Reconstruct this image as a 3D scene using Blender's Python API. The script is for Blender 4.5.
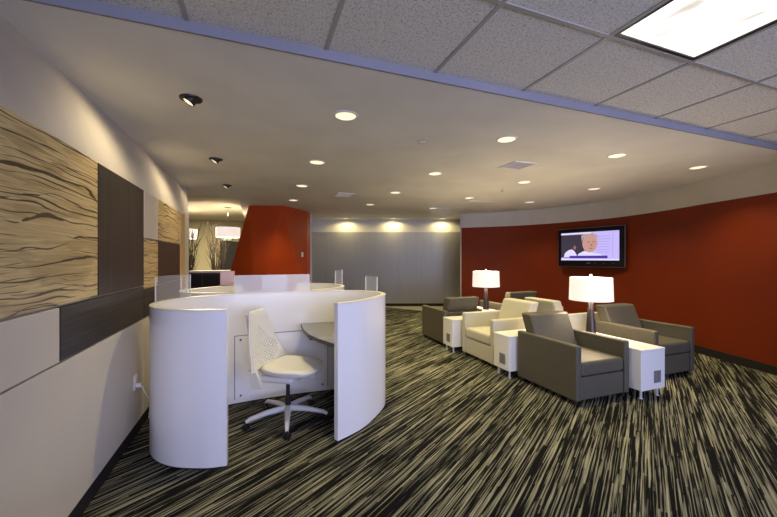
import bpy, bmesh, math, random
from mathutils import Vector, Matrix
PI = math.pi
random.seed(7)
sc = bpy.context.scene
COL = sc.collection
for o in list(bpy.data.objects):
    bpy.data.objects.remove(o)

# ------------------------------------------------------------------ camera
cam_d = bpy.data.cameras.new('camera')
cam_d.sensor_width = 36.0
cam_d.lens = 350.0 / 777.0 * 36.0
cam_d.clip_start = 0.05
cam = bpy.data.objects.new('camera', cam_d)
COL.objects.link(cam)
cam.location = (0, 0, 1.5)
cam.rotation_euler = (PI / 2, 0, -math.atan(131.5 / 350.0))
sc.camera = cam

# ------------------------------------------------------------------ world / light / exposure
W = bpy.data.worlds.new('sky_world')
sc.world = W
W.use_nodes = True
W.node_tree.nodes['Background'].inputs[0].default_value = (0.62, 0.70, 1.0, 1)
W.node_tree.nodes['Background'].inputs[1].default_value = 0.35
sc.view_settings.view_transform = 'Standard'
sc.view_settings.look = 'None'
sc.view_settings.gamma = 1.0
sc.view_settings.use_curve_mapping = False
sc.view_settings.exposure = 0.1
WARM = (1.0, 0.84, 0.42)
DOWN_W = 78.0
EYE_W = 27.0
WALLWASH_W = 36.0
DAY_W = 105.0
TROFFER_W = 40.0
SHADE_E = 0.72
LAMP_W = 34.0
BACKROOM_W = 200.0


def light(name, kind, loc, energy, color=(1, 1, 1), parent=None, **kw):
    d = bpy.data.lights.new(name, kind)
    d.energy = energy
    d.color = color
    for k, v in kw.items():
        setattr(d, k, v)
    o = bpy.data.objects.new(name, d)
    COL.objects.link(o)
    o.location = loc
    if parent:
        o.parent = parent
    return o


def aim(o, target):
    o.rotation_euler = (Vector(target) - Vector(o.location)).to_track_quat('-Z', 'Y').to_euler()


# daylight coming in through the window wall behind the camera
day = light('window_daylight', 'AREA', (2.3, -2.88, 1.55), DAY_W, (0.56, 0.62, 1.0), shape='RECTANGLE', size=5.6, size_y=2.1)
day.rotation_euler = (PI / 2, 0, 0)
day.data.spread = math.radians(95)


# ------------------------------------------------------------------ materials
def mat(name, color=(0.8, 0.8, 0.8), rough=0.5, metal=0.0, spec=0.5, emit=None, es=0.0, coat=0.0, trans=0.0, alpha=1.0):
    m = bpy.data.materials.new(name)
    m.use_nodes = True
    b = m.node_tree.nodes['Principled BSDF']
    b.inputs['Base Color'].default_value = (*color, 1)
    b.inputs['Roughness'].default_value = rough
    b.inputs['Metallic'].default_value = metal
    b.inputs['Specular IOR Level'].default_value = spec
    b.inputs['Coat Weight'].default_value = coat
    b.inputs['Coat Roughness'].default_value = 0.05
    b.inputs['Transmission Weight'].default_value = trans
    b.inputs['Alpha'].default_value = alpha
    if emit:
        b.inputs['Emission Color'].default_value = (*emit, 1)
        b.inputs['Emission Strength'].default_value = es
    return m


class NG:
    """small node helper on a material"""
    def __init__(self, m):
        self.t = m.node_tree
        self.b = self.t.nodes['Principled BSDF']

    def n(self, typ, **kw):
        nd = self.t.nodes.new(typ)
        for k, v in kw.items():
            setattr(nd, k, v)
        return nd

    def l(self, a, b):
        self.t.links.new(a, b)

    def pos(self):
        return self.n('ShaderNodeNewGeometry').outputs['Position']

    def obj(self):
        return self.n('ShaderNodeTexCoord').outputs['Object']

    def mapping(self, vec, loc=(0, 0, 0), rot=(0, 0, 0), scale=(1, 1, 1)):
        mp = self.n('ShaderNodeMapping')
        mp.inputs['Location'].default_value = loc
        mp.inputs['Rotation'].default_value = rot
        mp.inputs['Scale'].default_value = scale
        self.l(vec, mp.inputs[0])
        return mp.outputs[0]

    def math(self, op, a, b=None, c=None):
        nd = self.n('ShaderNodeMath', operation=op)
        for i, v in enumerate((a, b, c)):
            if v is None:
                continue
            if isinstance(v, (int, float)):
                nd.inputs[i].default_value = v
            else:
                self.l(v, nd.inputs[i])
        return nd.outputs[0]

    def noise(self, vec, scale, detail=2.0, rough=0.5, dist=0.0):
        nd = self.n('ShaderNodeTexNoise')
        nd.inputs['Scale'].default_value = scale
        nd.inputs['Detail'].default_value = detail
        nd.inputs['Roughness'].default_value = rough
        nd.inputs['Distortion'].default_value = dist
        self.l(vec, nd.inputs['Vector'])
        return nd.outputs[0]

    def ramp(self, fac, stops, interp='LINEAR'):
        r = self.n('ShaderNodeValToRGB')
        cr = r.color_ramp
        cr.interpolation = interp
        while len(cr.elements) < len(stops):
            cr.elements.new(0.5)
        for e, (p, c) in zip(cr.elements, stops):
            e.position = p
            e.color = (*c, 1)
        self.l(fac, r.inputs[0])
        return r.outputs[0]

    def mix(self, fac, a, b, blend='MIX'):
        nd = self.n('ShaderNodeMix', data_type='RGBA', blend_type=blend)
        for i, v in ((0, fac), (6, a), (7, b)):
            if isinstance(v, (int, float)):
                nd.inputs[i].default_value = v
            elif isinstance(v, tuple):
                nd.inputs[i].default_value = (*v, 1)
            else:
                self.l(v, nd.inputs[i])
        return nd.outputs[2]

    def bump(self, h, strength=0.2, dist=0.01):
        nd = self.n('ShaderNodeBump')
        nd.inputs['Strength'].default_value = strength
        nd.inputs['Distance'].default_value = dist
        self.l(h, nd.inputs['Height'])
        self.l(nd.outputs[0], self.b.inputs['Normal'])

    def color(self, s):
        self.l(s, self.b.inputs['Base Color'])


def paint(name, c, rough=0.6, spec=0.3, amount=0.06):
    m = mat(name, c, rough, spec=spec)
    g = NG(m)
    n = g.noise(g.pos(), 1.7, 3)
    lo = tuple(x * (1 - amount) for x in c)
    hi = tuple(min(1, x * (1 + amount)) for x in c)
    g.color(g.ramp(n, [(0.3, lo), (0.7, hi)]))
    g.bump(g.noise(g.pos(), 260, 2), 0.05, 0.002)
    return m


M_ceil = paint('painted_ceiling', (0.78, 0.75, 0.67), 0.7)
M_soffit = paint('soffit_paint', (0.26, 0.25, 0.29), 0.6)
M_white = paint('wall_white_paint', (0.57, 0.535, 0.47), 0.6)
M_red = paint('red_paint', (0.185, 0.021, 0.002), 0.5)
M_orange = paint('orange_red_paint', (0.42, 0.050, 0.004), 0.5)
M_dark = paint('dark_base', (0.018, 0.016, 0.015), 0.6)
M_tan_floor = paint('tan_floor', (0.42, 0.38, 0.28), 0.5)
M_backwall = paint('back_room_wall', (0.42, 0.37, 0.23), 0.7)
M_backceil = paint('back_room_ceiling', (0.68, 0.62, 0.47), 0.7)
M_cream = paint('cream_panel', (0.70, 0.64, 0.54), 0.35, 0.4, 0.03)


def make_carpet():
    m = mat('striated_carpet', (0.1, 0.1, 0.1), 0.95, spec=0.1)
    g = NG(m)
    a = math.radians(33.0)
    p = g.pos()
    sp = g.n('ShaderNodeSeparateXYZ')
    pr = g.mapping(p, rot=(0, 0, -a))
    g.l(pr, sp.inputs[0])
    u, v = sp.outputs[0], sp.outputs[1]
    n1 = g.noise(g.mapping(pr, scale=(1.6, 98, 1)), 1.0, 2, 0.65)
    n2 = g.noise(g.mapping(pr, scale=(1.3, 42, 1), loc=(3, 7, 0)), 1.0, 2, 0.6)
    low = g.noise(g.mapping(pr, scale=(1.2, 5.5, 1)), 1.0, 3, 0.6)
    fine = g.noise(p, 320, 1)
    row = g.math('FLOOR', g.math('DIVIDE', v, 0.011))
    w1 = g.n('ShaderNodeTexWhiteNoise', noise_dimensions='1D')
    g.l(row, w1.inputs['W'])
    cell = g.math('FLOOR', g.math('ADD', g.math('DIVIDE', u, 0.55), g.math('MULTIPLY', w1.outputs[0], 37.0)))
    cv = g.n('ShaderNodeCombineXYZ')
    g.l(row, cv.inputs[0])
    g.l(cell, cv.inputs[1])
    w2 = g.n('ShaderNodeTexWhiteNoise', noise_dimensions='3D')
    g.l(cv.outputs[0], w2.inputs['Vector'])
    val = g.math('ADD', g.math('MULTIPLY', n1, 0.68), g.math('MULTIPLY', n2, 0.44))
    val = g.math('ADD', val, g.math('MULTIPLY', g.math('SUBTRACT', low, 0.5), 0.22))
    val = g.math('ADD', val, g.math('MULTIPLY', g.math('SUBTRACT', w2.outputs[0], 0.5), 0.14))
    c = g.ramp(val, [(0.0, (0.005, 0.005, 0.005)), (0.555, (0.006, 0.006, 0.006)), (0.572, (0.04, 0.039, 0.029)),
                     (0.592, (0.14, 0.134, 0.095)), (0.65, (0.22, 0.212, 0.15)), (0.72, (0.37, 0.355, 0.255))])
    g.color(c)
    g.bump(fine, 0.4, 0.004)
    return m


M_carpet = make_carpet()


def make_wood():
    m = mat('zebra_wood_veneer', (0.6, 0.45, 0.2), 0.35, spec=0.4)
    g = NG(m)
    p = g.pos()
    # grain runs along Y, streaks stack in Z
    big = g.noise(g.mapping(p, scale=(1, 0.55, 2.2)), 1.3, 2)

    spz = g.n('ShaderNodeSeparateXYZ')
    g.l(p, spz.inputs[0])

    def streaks(loc, freq, warp, width, m0):
        # veneer streaks: nearly level lines, warped slowly along the board, swelling and dying out
        n = g.noise(g.mapping(p, loc=loc, scale=(1, 0.62, 2.2)), 1.0, 3, 0.55)
        t_ = g.math('ADD', g.math('MULTIPLY', spz.outputs[2], freq), g.math('MULTIPLY', n, warp))
        q = g.math('ABSOLUTE', g.math('SUBTRACT', g.math('FRACT', t_), 0.5))
        thick = g.noise(g.mapping(p, loc=loc, scale=(1, 1.1, 16)), 1.0, 3, 0.6)
        wd = g.math('MULTIPLY', g.math('MAXIMUM', g.math('SUBTRACT', thick, m0), 0.0), width)
        e = g.n('ShaderNodeMapRange', interpolation_type='SMOOTHSTEP')
        g.l(g.math('DIVIDE', q, g.math('MAXIMUM', wd, 0.0005)), e.inputs[0])
        e.inputs[1].default_value = 0.5
        e.inputs[2].default_value = 1.1
        e.inputs[3].default_value = 1.0
        e.inputs[4].default_value = 0.0
        return e.outputs[0]
    l0 = streaks((5, 8, 2), 5.0, 4.0, 1.7, 0.42)
    l1 = streaks((3, 5, 1), 12.0, 4.6, 0.60, 0.43)
    l2 = streaks((8, 1, 6), 34.0, 9.0, 1.0, 0.45)
    fac = g.math('MULTIPLY', g.math('MAXIMUM', l1, l2), 0.92)
    fine = g.noise(g.mapping(p, scale=(1, 1.2, 42)), 2.2, 3, 0.6)
    base = g.ramp(fine, [(0.3, (0.55, 0.41, 0.16)), (0.52, (0.74, 0.58, 0.27)), (0.7, (0.84, 0.69, 0.36))])
    base = g.mix(g.math('MULTIPLY', big, 0.35), base, (0.52, 0.37, 0.15))
    base = g.mix(g.math('MULTIPLY', l0, 0.32), base, (0.24, 0.145, 0.05))
    g.color(g.mix(fac, base, (0.055, 0.028, 0.012)))
    return m


M_wood = make_wood()


def make_dark_veneer(name, horizontal):
    m = mat(name, (0.05, 0.035, 0.03), 0.4, spec=0.35)
    g = NG(m)
    s = (1, 1.0, 60) if horizontal else (1, 60, 1.0)
    n = g.noise(g.mapping(g.pos(), scale=s), 1.6, 3, 0.6)
    g.color(g.ramp(n, [(0.3, (0.020, 0.016, 0.012)), (0.55, (0.044, 0.036, 0.028)), (0.75, (0.082, 0.068, 0.054))]))
    return m


M_dkv = make_dark_veneer('dark_veneer_upright_grain', False)
M_dkh = make_dark_veneer('dark_veneer_level_grain', True)
M_ltwood = paint('light_wood_trim', (0.55, 0.38, 0.17), 0.4)


def make_tile():
    m = mat('fissured_ceiling_tile', (0.6, 0.56, 0.52), 0.9, spec=0.1)
    g = NG(m)
    n = g.noise(g.pos(), 120, 3, 0.65)
    n2 = g.noise(g.pos(), 62, 2, 0.5)
    v = g.math('ADD', g.math('MULTIPLY', n, 0.7), g.math('MULTIPLY', n2, 0.3))
    g.color(g.ramp(v, [(0.36, (0.34, 0.32, 0.27)), (0.46, (0.72, 0.69, 0.61)), (0.6, (0.84, 0.81, 0.72))]))
    g.bump(v, 0.5, 0.006)
    return m


M_tile = make_tile()
M_tbar = mat('ceiling_grid_metal', (0.40, 0.38, 0.34), 0.45, spec=0.4)


def make_steel():
    m = mat('brushed_grey_panel', (0.40, 0.39, 0.37), 0.42, metal=0.2, spec=0.4)
    g = NG(m)
    n = g.noise(g.mapping(g.pos(), scale=(14, 14, 0.3)), 1.4, 2)
    sp = g.n('ShaderNodeSeparateXYZ')
    g.l(g.pos(), sp.inputs[0])
    g.color(g.ramp(n, [(0.3, (0.315, 0.30, 0.27)), (0.7, (0.335, 0.32, 0.29))]))
    return m


M_steel = make_steel()
M_gloss = mat('white_gloss_laminate', (0.90, 0.88, 0.89), 0.16, spec=0.5, coat=0.4)
M_rim = mat('cream_edge_band', (0.78, 0.74, 0.66), 0.3)


def make_leather(name, c, var=0.12, rough=0.5):
    m = mat(name, c, rough, spec=0.35)
    g = NG(m)
    n = g.noise(g.obj(), 55, 3)
    g.color(g.ramp(n, [(0.3, tuple(x * (1 - var) for x in c)), (0.7, tuple(x * (1 + var) for x in c))]))
    g.bump(g.noise(g.obj(), 240, 2), 0.12, 0.003)
    return m


M_grey = make_leather('taupe_grey_upholstery', (0.096, 0.086, 0.063))
M_cream_lea = make_leather('cream_white_upholstery', (0.54, 0.51, 0.42), 0.05)
M_table = mat('white_table_laminate', (0.78, 0.77, 0.77), 0.3, spec=0.45)
M_grille = mat('grey_metal_vent', (0.30, 0.30, 0.33), 0.4, metal=0.5)
M_chrome = mat('chrome', (0.75, 0.75, 0.77), 0.18, metal=1.0)
M_tleg = mat('satin_aluminium', (0.72, 0.72, 0.74), 0.4, metal=0.3)
M_black = mat('black_plastic', (0.012, 0.012, 0.013), 0.4)
M_espresso = mat('dark_stained_lamp_base', (0.022, 0.015, 0.016), 0.35)
M_chairwhite = mat('white_chair_plastic', (0.68, 0.66, 0.61), 0.4)
M_chairgrey = mat('pale_grey_nylon', (0.62, 0.61, 0.63), 0.4)
M_laminate = mat('grey_worktop_laminate', (0.15, 0.145, 0.14), 0.2, spec=0.6)
M_outlet = mat('white_outlet_plastic', (0.85, 0.83, 0.78), 0.4)
M_seam = mat('panel_seam', (0.10, 0.10, 0.14), 0.6)
M_glow = mat('downlight_lens', (0.9, 0.85, 0.7), 0.5, emit=(1.0, 0.89, 0.60), es=0.95)
M_ringw = mat('downlight_trim_white', (0.75, 0.70, 0.60), 0.4)


def make_acrylic():
    m = mat('clear_acrylic', (0.93, 0.94, 0.97), 0.03, spec=0.5, alpha=0.11)
    return m


M_acr = make_acrylic()
M_acr_edge = mat('acrylic_polished_edge', (0.85, 0.84, 0.80), 0.2, alpha=0.8)
M_sign = mat('thin_clear_sheet', (0.9, 0.92, 0.95), 0.3, spec=0.1, alpha=0.05)
M_frost = mat('frosted_acrylic', (0.80, 0.78, 0.80), 0.35, alpha=0.42)
M_glass = mat('window_glass', (0.95, 0.97, 1.0), 0.02, alpha=0.08)


def make_shade():
    m = mat('linen_lamp_shade', (0.55, 0.52, 0.48), 0.8, emit=(1.0, 0.90, 0.80), es=SHADE_E)
    g = NG(m)
    n = g.noise(g.mapping(g.obj(), scale=(60, 60, 4)), 3.0, 2)
    c = g.ramp(n, [(0.3, (0.96, 0.82, 0.70)), (0.7, (1.0, 0.92, 0.84))])
    g.l(c, g.b.inputs['Emission Color'])
    return m


M_shade = make_shade()


def make_lens():
    m = mat('fluorescent_lens', (0.9, 0.9, 0.85), 0.4, emit=(1.0, 0.97, 0.86), es=0.98)
    g = NG(m)
    sp = g.n('ShaderNodeSeparateXYZ')
    g.l(g.obj(), sp.inputs[0])
    # three tubes glow through the prismatic lens, with darker lengthwise gaps and a few dead insects and dust
    t = g.math('ABSOLUTE', g.math('SINE', g.math('MULTIPLY', sp.outputs[0], PI * 3 / 0.68)))
    d = g.noise(g.mapping(g.obj(), scale=(9, 3, 1)), 1.3, 2)
    dust = g.ramp(d, [(0.58, (1, 1, 1)), (0.68, (0.55, 0.5, 0.40))])
    c = g.mix(1.0, g.ramp(t, [(0.0, (0.80, 0.74, 0.58)), (0.5, (1.0, 0.98, 0.9))]), dust, 'MULTIPLY')
    g.l(c, g.b.inputs['Emission Color'])
    return m


M_lens = make_lens()


# ------------------------------------------------------------------ mesh helpers
def bx(bm, x0, x1, y0, y1, z0, z1, bev=0.0, seg=3):
    """box, optionally with rounded edges"""
    vs = [bm.verts.new((x, y, z)) for z in (z0, z1) for y in (y0, y1) for x in (x0, x1)]
    fs = [bm.faces.new([vs[i] for i in q]) for q in ((0, 2, 3, 1), (4, 5, 7, 6), (0, 1, 5, 4), (2, 6, 7, 3), (0, 4, 6, 2), (1, 3, 7, 5))]
    if bev > 0:
        es = list({e for f in fs for e in f.edges})
        bmesh.ops.bevel(bm, geom=es, offset=bev, segments=seg, profile=0.5, affect='EDGES')


def lathe(bm, prof, n=32, center=(0, 0, 0), mtx=None):
    """revolve (r, z) profile about Z"""
    rings = []
    for r, z in prof:
        ring = []
        for i in range(n):
            a = 2 * PI * i / n
            v = Vector((r * math.cos(a), r * math.sin(a), z))
            if mtx:
                v = mtx @ v
            ring.append(bm.verts.new(v + Vector(center)))
        rings.append(ring)
    for a, b in zip(rings, rings[1:]):
        for i in range(n):
            bm.faces.new((a[i], a[(i + 1) % n], b[(i + 1) % n], b[i]))
    if prof[0][0] > 1e-5:
        bm.faces.new(list(reversed(rings[0])))
    if prof[-1][0] > 1e-5:
        bm.faces.new(rings[-1])


def tube(bm, pts, radii, n=10):
    """round tube through points"""
    if isinstance(radii, (int, float)):
        radii = [radii] * len(pts)
    pts = [Vector(p) for p in pts]
    rings = []
    for i, p in enumerate(pts):
        d = (pts[min(i + 1, len(pts) - 1)] - pts[max(i - 1, 0)]).normalized()
        up = Vector((0, 0, 1)) if abs(d.z) < 0.95 else Vector((1, 0, 0))
        a = d.cross(up).normalized()
        b = a.cross(d).normalized()
        rings.append([bm.verts.new(p + (a * math.cos(2 * PI * k / n) + b * math.sin(2 * PI * k / n)) * radii[i]) for k in range(n)])
    for a, b in zip(rings, rings[1:]):
        for k in range(n):
            bm.faces.new((a[k], a[(k + 1) % n], b[(k + 1) % n], b[k]))
    bm.faces.new(list(reversed(rings[0])))
    bm.faces.new(rings[-1])


def prism(bm, poly, z0, z1):
    """extrude an XY polygon between two heights"""
    lo = [bm.verts.new((x, y, z0)) for x, y in poly]
    hi = [bm.verts.new((x, y, z1)) for x, y in poly]
    n = len(poly)
    bm.faces.new(list(reversed(lo)))
    bm.faces.new(hi)
    for i in range(n):
        bm.faces.new((lo[i], lo[(i + 1) % n], hi[(i + 1) % n], hi[i]))


def offset_path(path, t):
    """shift an open 2-D path sideways (to its left) by t"""
    out = []
    for i, p in enumerate(path):
        a = path[max(i - 1, 0)]
        b = path[min(i + 1, len(path) - 1)]
        dx, dy = b[0] - a[0], b[1] - a[1]
        l = math.hypot(dx, dy)
        out.append((p[0] - dy / l * t, p[1] + dx / l * t))
    return out


def ribbon(bm, path, t0, t1, z0, z1):
    """wall of constant thickness along an open 2-D path"""
    A = offset_path(path, t0)
    B = offset_path(path, t1)
    rows = []
    for (ax, ay), (bx_, by_) in zip(A, B):
        rows.append([bm.verts.new(v) for v in ((ax, ay, z0), (bx_, by_, z0), (bx_, by_, z1), (ax, ay, z1))])
    for a, b in zip(rows, rows[1:]):
        for k in range(4):
            bm.faces.new((a[k], b[k], b[(k + 1) % 4], a[(k + 1) % 4]))
    bm.faces.new(rows[0])
    bm.faces.new(list(reversed(rows[-1])))


def spline(pts, n=8):
    """Catmull-Rom through 2-D points"""
    out = []
    P = [pts[0]] + list(pts) + [pts[-1]]
    for i in range(1, len(P) - 2):
        p0, p1, p2, p3 = P[i - 1], P[i], P[i + 1], P[i + 2]
        for k in range(n):
            t = k / n
            out.append(tuple(0.5 * ((2 * p1[j]) + (-p0[j] + p2[j]) * t + (2 * p0[j] - 5 * p1[j] + 4 * p2[j] - p3[j]) * t * t
                                    + (-p0[j] + 3 * p1[j] - 3 * p2[j] + p3[j]) * t ** 3) for j in range(2)))
    out.append(tuple(pts[-1]))
    return out


def link(name, bm, m, parent=None, smooth=False, sub=0, wn=False, loc=None):
    bmesh.ops.recalc_face_normals(bm, faces=bm.faces[:])
    me = bpy.data.meshes.new(name)
    bm.to_mesh(me)
    bm.free()
    if smooth:
        for f in me.polygons:
            f.use_smooth = True
        try:
            me.set_sharp_from_angle(angle=math.radians(38))
        except Exception:
            pass
    o = bpy.data.objects.new(name, me)
    COL.objects.link(o)
    if m:
        me.materials.append(m)
    if parent:
        o.parent = parent
    if loc:
        o.location = loc
    if sub:
        md = o.modifiers.new('subdivision', 'SUBSURF')
        md.levels = sub
        md.render_levels = sub
    if wn:
        o.modifiers.new('weighted_normal', 'WEIGHTED_NORMAL')
    return o


def box_obj(name, m, x0, x1, y0, y1, z0, z1, parent=None, bev=0.0):
    bm = bmesh.new()
    bx(bm, x0, x1, y0, y1, z0, z1, bev)
    return link(name, bm, m, parent, smooth=bev > 0, wn=bev > 0)


def tag(o, label, cat, group=None):
    o['label'] = label
    o['category'] = cat
    if group:
        o['group'] = group
    return o


def thing(name, label, cat, loc=(0, 0, 0), rz=0.0, group=None):
    o = bpy.data.objects.new(name, None)
    COL.objects.link(o)
    o.empty_display_size = 0.1
    o.location = loc
    o.rotation_euler = (0, 0, rz)
    return tag(o, label, cat, group)


def struct(o):
    o['kind'] = 'structure'
    return o


def dup(root, loc, rz=None, label=None, group=None):
    r = root.copy()
    COL.objects.link(r)
    r.location = loc
    if rz is not None:
        r.rotation_euler = (0, 0, rz)
    if label:
        r['label'] = label
    if group:
        r['group'] = group
    for ch in list(root.children):
        c = ch.copy()
        COL.objects.link(c)
        c.parent = r
        for g_ in list(ch.children):
            d = g_.copy()
            COL.objects.link(d)
            d.parent = c
    return r


# ------------------------------------------------------------------ structure: floor, walls, ceilings
XL = -0.972          # left wall face
ZC = 2.73           # lower plaster ceiling
ZT = 2.79           # tile ceiling

bm = bmesh.new()
bx(bm, -8.0, 9.0, -3.0, 16.0, -0.12, 0.0)
struct(link('floor', bm, M_carpet))
# hard tan floor strip of the aisle behind the lounge
bm = bmesh.new()
prism(bm, [(3.55, 10.36), (4.47, 8.95), (5.0, 8.2), (8.6, 8.2), (8.6, 9.5), (6.4, 9.30)], 0.0, 0.008)
struct(link('trim_1', bm, M_tan_floor))

# left wall
bm = bmesh.new()
bx(bm, XL - 0.2, XL, -3.0, 6.05, 0.0, 2.125)
struct(link('wall_left', bm, M_white))
# upper part of the left wall leans back in a shallow cove up to the ceiling; its far end is raked
bm = bmesh.new()
cove = [(XL, 2.125, 6.05), (XL - 0.035, 2.26, 6.22), (XL - 0.085, 2.42, 6.48), (XL - 0.15, 2.58, 6.78), (XL - 0.235, ZC, 7.15)]
ra = [bm.verts.new((x, -3.0, z)) for x, z, y in cove] + [bm.verts.new((XL - 0.235, -3.0, ZT + 0.15)), bm.verts.new((XL - 0.45, -3.0, ZT + 0.15)), bm.verts.new((XL - 0.45, -3.0, 2.125))]
rb = [bm.verts.new((x, y, z)) for x, z, y in cove] + [bm.verts.new((XL - 0.235, 7.15, ZT + 0.15)), bm.verts.new((XL - 0.45, 7.15, ZT + 0.15)), bm.verts.new((XL - 0.45, 6.05, 2.125))]
for k in range(8):
    bm.faces.new((ra[k], ra[(k + 1) % 8], rb[(k + 1) % 8], rb[k]))
bm.faces.new(ra)
bm.faces.new(rb)
struct(link('wall_left_upper', bm, M_white, smooth=True))
bm = bmesh.new()
bx(bm, XL, XL + 0.014, -3.0, 5.80, 0.0, 0.115)
struct(link('baseboard_left', bm, M_dark))
# smooth lower wainscot that stands a little proud of the wall
bm = bmesh.new()
bx(bm, XL, XL + 0.022, -3.0, 3.70, 0.115, 0.958)
bx(bm, XL, XL + 0.022, 3.706, 5.80, 0.115, 0.958)
struct(link('trim_2', bm, M_cream))

# curved red wall with a white band above
ARC = spline([(5.30, 8.36), (6.25, 7.38), (6.76, 6.32), (6.98, 5.25), (6.82, 4.25), (6.49, 3.25), (6.20, 2.35), (5.75, 1.45),
              (5.35, 0.5), (5.15, -0.8), (5.1, -3.0)], 8)
bm = bmesh.new()
ribbon(bm, ARC, 0.0, 0.18, 0.0, 2.35)
struct(link('wall_right', bm, M_red, smooth=True))
bm = bmesh.new()
ribbon(bm, ARC, -0.004, 0.18, 2.35, ZT + 0.1)
struct(link('trim_3', bm, M_white, smooth=True))
bm = bmesh.new()
ribbon(bm, ARC, -0.016, 0.0, 0.0, 0.115)
struct(link('baseboard_right', bm, M_dark, smooth=True))
# pale end cap of the curved wall
bm = bmesh.new()
bx(bm, -0.03, 0.0, -0.02, 0.2, 0.0, ZC)
o = struct(link('trim_4', bm, M_white))
o.location = (5.30, 8.36, 0)
o.rotation_euler = (0, 0, math.radians(-48))

# grey panelled back wall, white band above it
GA, GB = Vector((0.95, 11.40)), Vector((6.9, 9.165))
gd = (GB - GA).normalized()
gl = (GB - GA).length
ang = math.atan2(gd.y, gd.x)


def gwall(name, m, s0, s1, d0, d1, z0, z1):
    bm = bmesh.new()
    bx(bm, s0, s1, d0, d1, z0, z1)
    o = link(name, bm, m)
    o.location = (GA.x, GA.y, 0)
    o.rotation_euler = (0, 0, ang)
    return struct(o)


gwall('wall_back', M_white, 0, gl, 0.0, 0.2, 0, ZT + 0.1)
bm = bmesh.new()
s = 0.0
while s < gl - 0.1:
    bx(bm, s, min(s + 1.216, gl), -0.02, -0.001, 0.09, 2.33)
    s += 1.220
o = struct(link('trim_5', bm, M_steel))
o.location = (GA.x, GA.y, 0)
o.rotation_euler = (0, 0, ang)
gwall('baseboard_back', M_dark, 0, gl, -0.014, 0.0, 0, 0.09)

# lower plaster ceiling and the soffit face that steps up to the tile ceiling
bm = bmesh.new()
bx(bm, -1.30, 8.6, 2.17, 7.72, ZC, ZT + 0.2)
bx(bm, -0.35, 8.6, 7.72, 12.0, ZC, ZT + 0.2)
struct(link('ceiling', bm, M_ceil))
bm = bmesh.new()
bx(bm, -1.30, 8.6, 2.155, 2.17, ZC - 0.002, ZT)
struct(link('trim_6', bm, M_soffit))

# tile ceiling with its grid, leaving the light's cell open
LX = [-1.11 + 0.755 * k for k in range(0, 12)]
CY0 = 1.45
TX0, TX1 = LX[4], LX[5]
bm = bmesh.new()
bx(bm, -1.3, TX0, -3.0, 2.155, ZT, ZT + 0.02)
bx(bm, TX1, 8.6, -3.0, 2.155, ZT, ZT + 0.02)
bx(bm, TX0, TX1, CY0, 2.155, ZT, ZT + 0.02)
bx(bm, TX0, TX1, -3.0, CY0 - 1.51, ZT, ZT + 0.02)
bx(bm, -1.3, 8.6, -3.0, 2.155, ZT + 0.15, ZT + 0.2)
struct(link('ceiling_tiles', bm, M_tile))
bm = bmesh.new()
for x in LX[1:]:
    bx(bm, x - 0.012, x + 0.012, -3.0, 2.155, ZT - 0.006, ZT)
for k in range(6):
    y = CY0 - 0.755 * k
    for a, b in zip(LX, LX[1:]):
        if k == 1 and abs(a - TX0) < 0.01:
            continue
        bx(bm, max(a + 0.012, -1.2), b - 0.012, y - 0.012, y + 0.012, ZT - 0.006, ZT)
struct(link('trim_7', bm, M_tbar))

# wall behind the camera with its window
bm = bmesh.new()
bx(bm, -1.2, -0.6, -3.2, -3.0, 0, 3.0)
bx(bm, 5.1, 9.0, -3.2, -3.0, 0, 3.0)
bx(bm, -0.6, 5.1, -3.2, -3.0, 0, 0.45)
bx(bm, -0.6, 5.1, -3.2, -3.0, 2.65, 3.0)
struct(link('wall_front', bm, M_white))
bm = bmesh.new()
for x in (-0.6, 1.28, 3.18, 5.04):
    bx(bm, x, x + 0.06, -3.14, -3.06, 0.45, 2.65)
bx(bm, -0.6, 5.1, -3.14, -3.06, 0.45, 0.51)
bx(bm, -0.6, 5.1, -3.14, -3.06, 2.59, 2.65)
wf = struct(link('window_1', bm, M_seam))
bm = bmesh.new()
bx(bm, -0.6, 5.1, -3.105, -3.095, 0.5, 2.6)
link('window_pane', bm, M_glass, wf)

# back room on the left, beyond the end of the left wall
bm = bmesh.new()
bx(bm, -8.0, 2.0, 14.0, 14.2, 0, 3.4)
struct(link('wall_far', bm, M_backwall))
bm = bmesh.new()
bx(bm, -8.2, -8.0, 5.6, 14.2, 0, 3.4)
struct(link('wall_far_left', bm, M_backwall))
bm = bmesh.new()
bx(bm, -8.0, XL - 0.46, 5.60, 5.80, 0, 3.4)
struct(link('wall_side', bm, M_white))
bm = bmesh.new()
bx(bm, -8.0, 2.0, 5.80, 14.2, 2.87, 3.2)
struct(link('ceiling_far', bm, M_backceil))
# rolling plaster edges stepping up to the higher ceiling
for i, (pts, z0) in enumerate((([(-3.2, 6.9), (-1.6, 7.25), (-0.9, 7.9), (0.1, 7.75), (0.6, 8.4)], 2.735),
                               ([(-3.2, 8.4), (-1.9, 9.3), (-0.9, 8.9), (0.0, 9.6), (0.6, 9.2)], 2.80))):
    sp = spline(pts, 8)
    bm = bmesh.new()
    lo = [bm.verts.new((x, y, z0)) for x, y in sp] + [bm.verts.new((0.6, 5.9 if i == 0 else 6.5, z0)), bm.verts.new((-3.2, 5.9 if i == 0 else 6.5, z0))]
    hi = [bm.verts.new((v.co.x, v.co.y, z0 + 0.065)) for v in lo]
    nn = len(lo)
    bm.faces.new(lo)
    bm.faces.new(list(reversed(hi)))
    for k in range(nn):
        bm.faces.new((lo[k], lo[(k + 1) % nn], hi[(k + 1) % nn], hi[k]))
    struct(link('trim_%d' % (8 + i), bm, M_backceil))

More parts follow.
